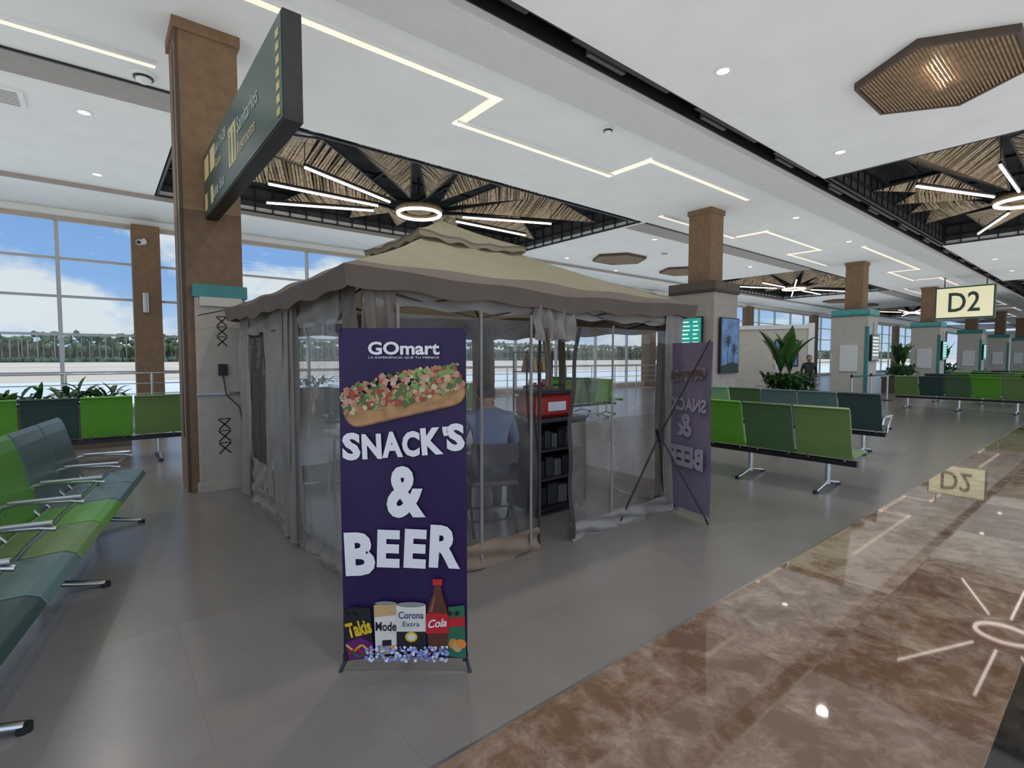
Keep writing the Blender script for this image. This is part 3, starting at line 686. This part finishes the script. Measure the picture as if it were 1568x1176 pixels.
# ------------------------------------------------------------------ banners
PUR=mat('banner_purple',(0.021,0.0075,0.058),0.42,var=0.10,scale=3,bump=0.02,spec=.35)
def banner_front():
    e=empty('x_banner_stand',(1.11,2.185,0),math.radians(-39.1))
    b=MB()
    b.grid(lambda u,v:((u-.5)*.60,.004*math.sin(u*6+v*9)+.010*math.cos((2*u-1)*1.6),.065+1.595*v),12,24,PUR); b.build('printed_fabric',parent=e)
    b=MB(); hub=(0,.28,.80)
    for x,z in ((-.30,1.665),(.30,1.665),(-.29,.06),(.29,.06)):
        b.cyl(hub,(x,.02,z),.007,BLACK,n=6)
    for sx in (-1,1): b.cyl((sx*.29,.02,.06),(sx*.315,-.01,.0),.009,BLACK,n=8); b.box((sx*.30-.012,-.005,1.64),(sx*.30+.012,.02,1.68),BLACK); b.box((sx*.29-.012,-.005,.05),(sx*.29+.012,.02,.085),BLACK)
    b.cyl(hub,(0,.62,.01),.009,BLACK,n=6); b.cyl((0,.25,.76),(0,.31,.84),.03,BLACK)
    b.build('x_frame',parent=e)
    y=-.012
    k=.0032
    def X(u): return (u-624)*k
    def Z(v): return 1.66-(v-505)*.003156
    text('logo_lettering','GOmart',PWH,e,X(627),Z(535),.335,.062,y,bold=.03)
    text('tagline_lettering','LA EXPERIENCIA QUE TU MERECE',PWH,e,X(627),Z(549),.33,.011,y)
    def word(pre,s,cs,ws,hs,zs,rs,bd):
        for i,ch in enumerate(s): text('%s_%d'%(pre,i),ch,PWH,e,X(cs[i]),Z(zs[i]),ws[i]*k,hs[i]*.003156,y,rot=math.radians(rs[i]),bold=bd)
    word('headline_snacks',"SNACK'S",[548,578,608,636,667,687,702],[27,29,31,26,32,8,27],[42,38,39,39,41,14,42],[682,682,679,678,674,659,668],[0,2,3,0,4,5,2],.05)
    text('headline_ampersand',"&",PWH,e,X(628),Z(751),.185,.25,y,bold=.042)
    word('headline_beer',"BEER",[558,601,641,686],[45,34,33,47],[67,58,60,66],[846,838,838,835],[2,-2,-3,-3],.05)
    b=MB()
    BR=mat('print_bread',(.42,.22,.09),.6,var=.25,scale=20); BRD=mat('print_bread_dark',(.24,.10,.04),.6,var=.3,scale=20)
    tops=[mat('print_meat',(.42,.19,.10),.6),mat('print_pink',(.50,.27,.19),.6),mat('print_cream',(.52,.42,.24),.6),mat('print_lettuce',(.07,.14,.03),.6),mat('print_lettuce_light',(.20,.30,.07),.6),mat('print_salsa',(.34,.05,.03),.6)]
    rot=math.radians(13); cx,cz=X(625),Z(604)
    def L(a,c_): return (cx+a*math.cos(rot)-c_*math.sin(rot), cz+a*math.sin(rot)+c_*math.cos(rot))
    def cap(l,h,mt,yy,dz=0,n=10):
        P=[]
        for i in range(n+1): t=-math.pi/2+math.pi*i/n; P.append(L(l/2-h/2+h/2*math.cos(t),dz+h/2*math.sin(t)))
        for i in range(n+1): t=math.pi/2+math.pi*i/n; P.append(L(-l/2+h/2+h/2*math.cos(t),dz+h/2*math.sin(t)))
        b.flat(P,yy,mt)
    cap(.59,.14,BRD,y,-.035); cap(.575,.115,BR,y-.001,-.04)
    for i in range(480):
        a=random.uniform(-.285,.285); c_=random.uniform(-.055,.10)*(1-.25*abs(a)/.27)+.010; p=L(a,c_)
        r=random.uniform(.006,.019); n=random.choice((5,6,7)); t0=random.random()*6
        b.flat([(p[0]+r*random.uniform(.6,1.3)*math.cos(t0+2*math.pi*j/n),p[1]+r*random.uniform(.6,1.3)*math.sin(t0+2*math.pi*j/n)) for j in range(n)],y-.002-i*.00001,random.choices(tops,[4,3,2,4,2,2])[0])
    b.build('printed_sandwich',parent=e)
    b=MB()
    BLK=mat('print_black',(.01,.01,.012),.4); YEL=mat('print_yellow',(.65,.43,.02),.4); GRN=mat('print_green',(.02,.14,.07),.4); RD=mat('print_red',(.50,.015,.02),.4)
    AMB=mat('print_amber',(.10,.03,.015),.3); AMBH=mat('print_amber_hi',(.28,.10,.05),.3); GLD=mat('print_gold',(.50,.34,.14),.4); CRM=mat('print_can_cream',(.68,.64,.56),.4); ICE=[mat('print_ice%d'%i,c,.3) for i,c in enumerate([(.5,.55,.72),(.3,.35,.6),(.72,.74,.85),(.2,.2,.48)])]
    b.flat([(X(532),Z(935)),(X(545),Z(928)),(X(572),Z(930)),(X(577),Z(1008)),(X(540),Z(1012)),(X(534),Z(1008))],y,BLK)
    b.flat([(X(534),Z(985)),(X(556),Z(975)),(X(576),Z(985)),(X(577),Z(1008)),(X(540),Z(1011))],y-.001,mat('print_purple_bag',(.12,.01,.12),.4))
    for i in range(9): b.cbox((X(541+4*i),y-.002,Z(992+5*(i%3))),(.045,.001,.010),(YEL,RD,GRN)[i%3],ry=.7*(-1)**i)
    b.flat([(X(578),Z(925)),(X(612),Z(922)),(X(614),Z(1000)),(X(580),Z(1003))],y-.002,CRM)
    b.flat([(X(578),Z(925)),(X(612),Z(922)),(X(612),Z(940)),(X(579),Z(944))],y-.003,GLD); b.disc(X(596),Z(922),.052,.010,y-.0035,STEEL)
    b.flat([(X(580),Z(990)),(X(614),Z(987)),(X(614),Z(1000)),(X(580),Z(1003))],y-.003,GLD)
    b.flat([(X(590),Z(980)),(X(604),Z(979)),(X(604),Z(988)),(X(590),Z(989))],y-.003,BLK)
    b.flat([(X(612),Z(924)),(X(656),Z(924)),(X(656),Z(998)),(X(612),Z(998))],y-.004,CRM)
    b.disc(X(634),Z(924),.070,.013,y-.0045,STEEL); b.flat([(X(612),Z(966)),(X(656),Z(966)),(X(656),Z(998)),(X(612),Z(998))],y-.005,BLK); b.disc(X(634),Z(974),.030,.026,y-.006,YEL); b.disc(X(634),Z(974),.020,.017,y-.0062,CRM)
    P=[(661,1000),(657,960),(659,930),(667,908),(669,895),(668,886),(680,886),(679,895),(681,908),(688,930),(690,960),(686,1000)]
    b.flat([(X(a),Z(c)) for a,c in P],y-.007,AMB); b.flat([(X(662),Z(935)),(X(669),Z(910)),(X(671),Z(910)),(X(666),Z(935))],y-.0075,AMBH); b.flat([(X(657),Z(937)),(X(690),Z(937)),(X(691),Z(968)),(X(656),Z(968))],y-.008,RD)
    b.flat([(X(667),Z(884)),(X(681),Z(884)),(X(681),Z(893)),(X(667),Z(893))],y-.008,RD)
    b.flat([(X(690),Z(928)),(X(714),Z(925)),(X(716),Z(1008)),(X(686),Z(1004))],y-.003,GRN)
    for i in range(3): b.disc(X(697+6*i),Z(985+5*(i%2)),.022,.026,y-.004-.0003*i,mat('print_orange',(.65,.22,.03),.4) if i!=1 else GLD,rot=.5*i)
    b.flat([(X(688),Z(945)),(X(715),Z(943)),(X(715),Z(957)),(X(688),Z(960))],y-.004,RD)
    for i in range(190):
        a=random.uniform(565,690); c=random.uniform(989,1011); r=random.uniform(.005,.011); t0=random.random()*3
        b.flat([(X(a)+r*math.cos(t0+j*1.571),Z(c)+r*math.sin(t0+j*1.571)) for j in range(4)],y-.009-i*.00002,random.choice(ICE))
    for uu in (536,548,692,703): b.disc(X(uu),Z(941 if uu<600 else 937),.012,.012,y-.0095,BLK,8)
    b.build('printed_products',parent=e)
    text('print_snack_name','Takis',MATS['print_yellow'],e,X(555),Z(961),.12,.075,y-.005,rot=.25,bold=.04)
    text('print_beer_name','Mode',MATS['print_black'],e,X(596),Z(958),.10,.045,y-.0045,bold=.02)
    NV=mat('print_navy',(.02,.03,.12),.4)
    text('print_beer_name_b','Corona',NV,e,X(634),Z(940),.12,.035,y-.0065,bold=.01)
    text('print_beer_name_c','Extra',NV,e,X(634),Z(954),.08,.024,y-.0065)
    text('print_cola_name','Cola',PWH,e,X(673.5),Z(952),.09,.04,y-.010,rot=.1,bold=.02,shear=.4)
banner_front()
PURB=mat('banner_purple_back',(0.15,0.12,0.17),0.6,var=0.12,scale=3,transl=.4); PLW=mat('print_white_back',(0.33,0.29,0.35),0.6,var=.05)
e=empty('x_banner_stand',(4.35,2.70,0),math.atan2(-.56,-.16))
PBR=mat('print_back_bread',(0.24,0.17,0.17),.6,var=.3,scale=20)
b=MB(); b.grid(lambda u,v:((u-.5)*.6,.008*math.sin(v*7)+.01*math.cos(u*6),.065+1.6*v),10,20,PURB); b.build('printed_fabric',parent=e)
def side_text(n,s,cz,w,h,bold):
    text(n,s,PLW,e,0,cz,w,h,.030,bold=bold,flip=True); text(n+'_rear',s,PLW,e,0,cz,w,h,-.030,bold=bold,flip=True)
side_text('headline_snacks',"SNACK'S",1.08,.55,.13,.04); side_text('headline_ampersand','&',.88,.2,.22,.035); side_text('headline_beer','BEER',.58,.5,.2,.05)
b=MB()
for yy in (-.02,.02): 
    for i in range(20): b.disc(-.22+.44*i/19,1.36+.05*(i/19-.5)+.015*math.sin(i*2),.035,.05,yy,PBR,8)
b.build('printed_sandwich',parent=e)
b=MB(); hub=(0,-.32,.80)
for x,z in ((-.30,1.68),(.30,1.68),(-.29,.05),(.29,.05)): b.cyl(hub,(x,-.02,z),.008,BLACK,n=6)
b.cyl(hub,(-.05,-.72,.01),.009,BLACK,n=6); b.cyl((0,-.30,.74),(0,-.34,.86),.03,BLACK)
for sx in (-1,1): b.cyl((sx*.29,-.02,.05),(sx*.30,.0,0),.01,BLACK)
b.build('x_frame',parent=e)

# ------------------------------------------------------------------ signs
SGN=mat('sign_green',(0.016,0.065,0.052),0.3,var=.1,spec=.6); SGY=mat('sign_cream',(0.50,0.40,0.18),.4,var=.05,emit=.1); SGW=mat('sign_white',(0.42,0.5,0.46),.4,emit=.05)
e=empty('directional_sign',(1.05,5.13,3.43),-math.pi/2)
b=MB(); b.box((-1.56,-.06,-.35),(1.56,.06,.35),BLACK); b.box((-1.54,-.065,-.335),(1.54,-.06,.335),SGN); b.box((-1.54,.06,-.335),(1.54,.065,.335),SGN)
for i in range(7): b.box((1.42,-.07,-.30+i*.085),(1.49,-.066,-.25+i*.085),SGY)
for x in (-1.38,-1.02):
    b.box((x-.13,-.068,.05),(x+.13,-.066,.28),SGY); b.box((x-.13,-.068,-.28),(x+.0,-.066,-.1),SGY)
b.box((-.18,-.068,-.18),(.12,-.066,.16),SGY)
for x in (-.10,.04): b.disc(x,.10,.022,.022,-.069,SGN,8); b.box((x-.03,-.07,-.08),(x+.03,-.068,.07),SGN); b.box((x-.018,-.07,-.16),(x+.018,-.068,-.08),SGN)
b.box((-1.6,-.04,-.2),(-1.56,.04,.2),BLACK)
b.build('panel',parent=e)
text('lettering_sanitarios','Sanitarios',SGW,e,.55,.07,.72,.13,-.07); text('lettering_restrooms','Restrooms',SGY,e,.50,-.12,.62,.10,-.07)
text('lettering_gates','Salas D1-D8',SGW,e,-.58,.20,.55,.10,-.07); text('lettering_gates_b','Gates',SGY,e,-.68,.05,.3,.08,-.07); text('lettering_exit','Salida  Exit',SGW,e,-.72,-.2,.6,.10,-.07)
D2C=mat('gate_sign_cream',(0.85,0.80,0.52),.4,var=.02,emit=.35); D2F=mat('gate_sign_frame',(0.03,0.08,0.06),.4)
e=empty('gate_sign',(29.5,4.88,3.95),-math.pi/2)
b=MB(); b.box((-1.0,-.12,-.7),(1.0,.12,.7),D2F); b.box((-.94,-.13,-.64),(.94,-.12,.64),D2C)
for x in (-.7,.7): b.cyl((x,0,.7),(x,0,CZ-3.95-.1),.02,BLACK)
b.build('panel',parent=e); text('lettering','D2',mat('gate_sign_text',(.02,.06,.04),.5),e,0,0.02,1.05,.85,-.14,bold=.01)

# ------------------------------------------------------------------ plants
LEAF=mat('leaf_green',(0.06,0.17,0.03),.5,var=.4,scale=5,transl=.25); LEAFD=mat('leaf_dark',(0.025,0.075,0.02),.5,var=.4,transl=.2); PLB=mat('planter_box',(0.12,0.08,0.05),.6); SOIL=mat('soil',(.03,.02,.012),.95)
def leaf(b,base,az,el,l,w,droop,mt,n=7):
    base=Vector(base); d=Vector((math.cos(az),math.sin(az),0)); s=Vector((-math.sin(az),math.cos(az),0)); p=base.copy(); a=el; vs=[]
    for i in range(n+1):
        t=i/n; ww=w*math.sin(math.pi*min(1,.08+t*.92))**.8*.5
        up=Vector((-d.x*math.sin(a),-d.y*math.sin(a),math.cos(a)))
        vs+= [p-s*ww+up*ww*.35,p,p+s*ww+up*ww*.35]; p=p+(d*math.cos(a)+Vector((0,0,math.sin(a))))*l/n; a-=droop/n
    fs=[]
    for i in range(n): fs+=[(3*i,3*i+1,3*i+4,3*i+3),(3*i+1,3*i+2,3*i+5,3*i+4)]
    b.add(vs,fs,mt,True)
def planter(loc,sx,sy,h,topz,nl,banana,rz=0,bh=1.0):
    b=MB(); b.box((-sx/2,-sy/2,0),(sx/2,sy/2,h),PLB); b.box((-sx/2-.03,-sy/2-.03,h-.06),(sx/2+.03,sy/2+.03,h),PLB); b.box((-sx/2+.04,-sy/2+.04,h),(sx/2-.04,sy/2-.04,h+.01),SOIL)
    for i in range(nl):
        x=random.uniform(-sx/2+.05,sx/2-.05);y=random.uniform(-sy/2+.05,sy/2-.05)
        leaf(b,(x,y,random.uniform(h,h+(topz-h)*.7)),random.uniform(0,6.28),random.uniform(.2,1.4),random.uniform(.18,.38),random.uniform(.05,.11),random.uniform(.5,1.8),random.choice([LEAF,LEAFD,LEAFD]),4)
    for k in range(banana):
        x=random.uniform(-sx/4,sx/4);y=random.uniform(-sy/4,sy/4)
        b.cyl((x,y,h),(x,y,h+.6),.05,LEAFD,.03,8)
        for j in range(6): leaf(b,(x,y,h+.55),j*1.05+random.random(),random.uniform(1.15,1.5),random.uniform(.9,1.3)*bh,.26,random.uniform(.3,.9),LEAF if j%2 else LEAFD,9)
    b.build('potted_plants',loc,rz)
planter((15.2,6.2,0),1.8,.8,.6,1.15,420,2,bh=1.15)
planter((-2.2,11.2,0),5.2,.5,.75,.98,330,0)
planter((3.4,14.0,0),3.2,.5,.7,1.0,160,0)
planter((27.5,6.6,0),2.2,.8,.7,1.3,260,2); planter((38,7.0,0),2.2,.8,.7,1.3,160,2)
b=MB(); b.box((-1.9,-.08,0),(1.9,.08,2.6),STONEL); b.box((-2,-.14,0),(-1.8,.14,2.8),WHITE); b.box((1.8,-.14,0),(2,.14,2.8),WHITE); b.box((-2,-.12,2.6),(2,.12,2.75),WHITE)
for x in (-1.1,1.1): b.box((x-.4,-.10,1.2),(x+.4,-.08,2.2),BLACK); b.box((x-.36,-.105,1.25),(x+.36,-.1,2.15),SKYP)
b.build('partition_wall',(19.5,9.3,0),rz=math.radians(-60))
for (x,y) in [(18.2,5.6),(20.0,5.6),(21.8,5.6)]:
    b=MB(); b.cyl((0,0,0),(0,0,.03),.18,BLACK,n=20); b.cyl((0,0,.03),(0,0,.98),.03,STEEL); b.cyl((0,0,.9),(0,0,1.0),.04,BLACK)
    if x<21: b.box((0.03,-.005,.90),(1.72,.005,.96),mat('belt_green',(.02,.15,.1),.6))
    b.build('queue_barrier_post',(x,y,0))
for k in (2,3,4):
    b=MB(); b.box((-.44,-.05,-.5),(.44,0,.5),BLACK); b.box((-.40,-.056,-.46),(.40,-.05,.46),SCR if k>2 else STONEL)
    for i in range(6): b.box((-.35,-.06,.36-i*.13),(.3,-.055,.40-i*.13),SCRL)
    b.build('information_kiosk_screen',(PX[k]-.0,6.355,1.9))

# ------------------------------------------------------------------ world, sun, camera
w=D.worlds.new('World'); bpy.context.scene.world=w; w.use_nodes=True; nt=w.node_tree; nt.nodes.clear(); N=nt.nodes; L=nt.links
out=N.new('ShaderNodeOutputWorld'); bg=N.new('ShaderNodeBackground'); tc=N.new('ShaderNodeTexCoord'); sp=N.new('ShaderNodeSeparateXYZ'); L.new(tc.outputs['Generated'],sp.inputs[0])
r=N.new('ShaderNodeValToRGB'); e_=r.color_ramp.elements; e_[0].position=0.0; e_[0].color=(.46,.46,.45,1); e_[1].position=1; e_[1].color=(.09,.22,.60,1)
q=e_.new(.49); q.color=(.46,.46,.45,1); q=e_.new(.505); q.color=(.50,.66,.84,1); q=e_.new(.56); q.color=(.26,.46,.82,1); q=e_.new(.64); q.color=(.17,.36,.76,1)
ma=N.new('ShaderNodeMath'); ma.operation='MULTIPLY_ADD'; ma.inputs[1].default_value=.5; ma.inputs[2].default_value=.5; L.new(sp.outputs[2],ma.inputs[0]); L.new(ma.outputs[0],r.inputs[0])
mp=N.new('ShaderNodeMapping'); mp.inputs['Scale'].default_value=(1,1,1.9); mp.inputs['Location'].default_value=(.15,.75,.2); L.new(tc.outputs['Generated'],mp.inputs[0])
no=N.new('ShaderNodeTexNoise'); no.inputs['Scale'].default_value=5.5; no.inputs['Detail'].default_value=10; no.inputs['Roughness'].default_value=.54; L.new(mp.outputs[0],no.inputs[0])
cr=N.new('ShaderNodeValToRGB'); cr.color_ramp.elements[0].position=.47; cr.color_ramp.elements[1].position=.57; L.new(no.outputs['Fac'],cr.inputs[0])
gt=N.new('ShaderNodeMath'); gt.operation='GREATER_THAN'; gt.inputs[1].default_value=0; L.new(sp.outputs[2],gt.inputs[0])
mu=N.new('ShaderNodeMath'); mu.operation='MULTIPLY'; L.new(cr.outputs[0],mu.inputs[0]); L.new(gt.outputs[0],mu.inputs[1])
mx=N.new('ShaderNodeMixRGB'); L.new(mu.outputs[0],mx.inputs[0]); L.new(r.outputs[0],mx.inputs[1]); mx.inputs[2].default_value=(.74,.79,.84,1)
mr=N.new('ShaderNodeMapRange'); mr.inputs['From Min'].default_value=0.15; mr.inputs['From Max'].default_value=-.6; mr.inputs['To Min'].default_value=1.0; mr.inputs['To Max'].default_value=2.0; L.new(sp.outputs[1],mr.inputs[0])  # sky strength raised behind the camera, added as fill for the interior
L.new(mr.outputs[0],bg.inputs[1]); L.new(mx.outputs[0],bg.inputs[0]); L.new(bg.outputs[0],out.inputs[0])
sd=D.lights.new('sun','SUN'); sd.energy=3.2; sd.angle=.02; so=D.objects.new('sun',sd); col.objects.link(so); so.rotation_euler=(math.radians(-16),0,0)
cd=D.cameras.new('camera'); cam=D.objects.new('camera',cd); col.objects.link(cam)
cam.location=(0,0,1.52); cam.rotation_euler=(math.radians(90-2.94),0,math.radians(-39.1))
cd.sensor_width=36; cd.lens=17.86; cd.clip_end=3000; cd.clip_start=.05
sc=bpy.context.scene; sc.camera=cam
sc.view_settings.view_transform='Standard'; sc.view_settings.look='None'; sc.view_settings.exposure=0.0
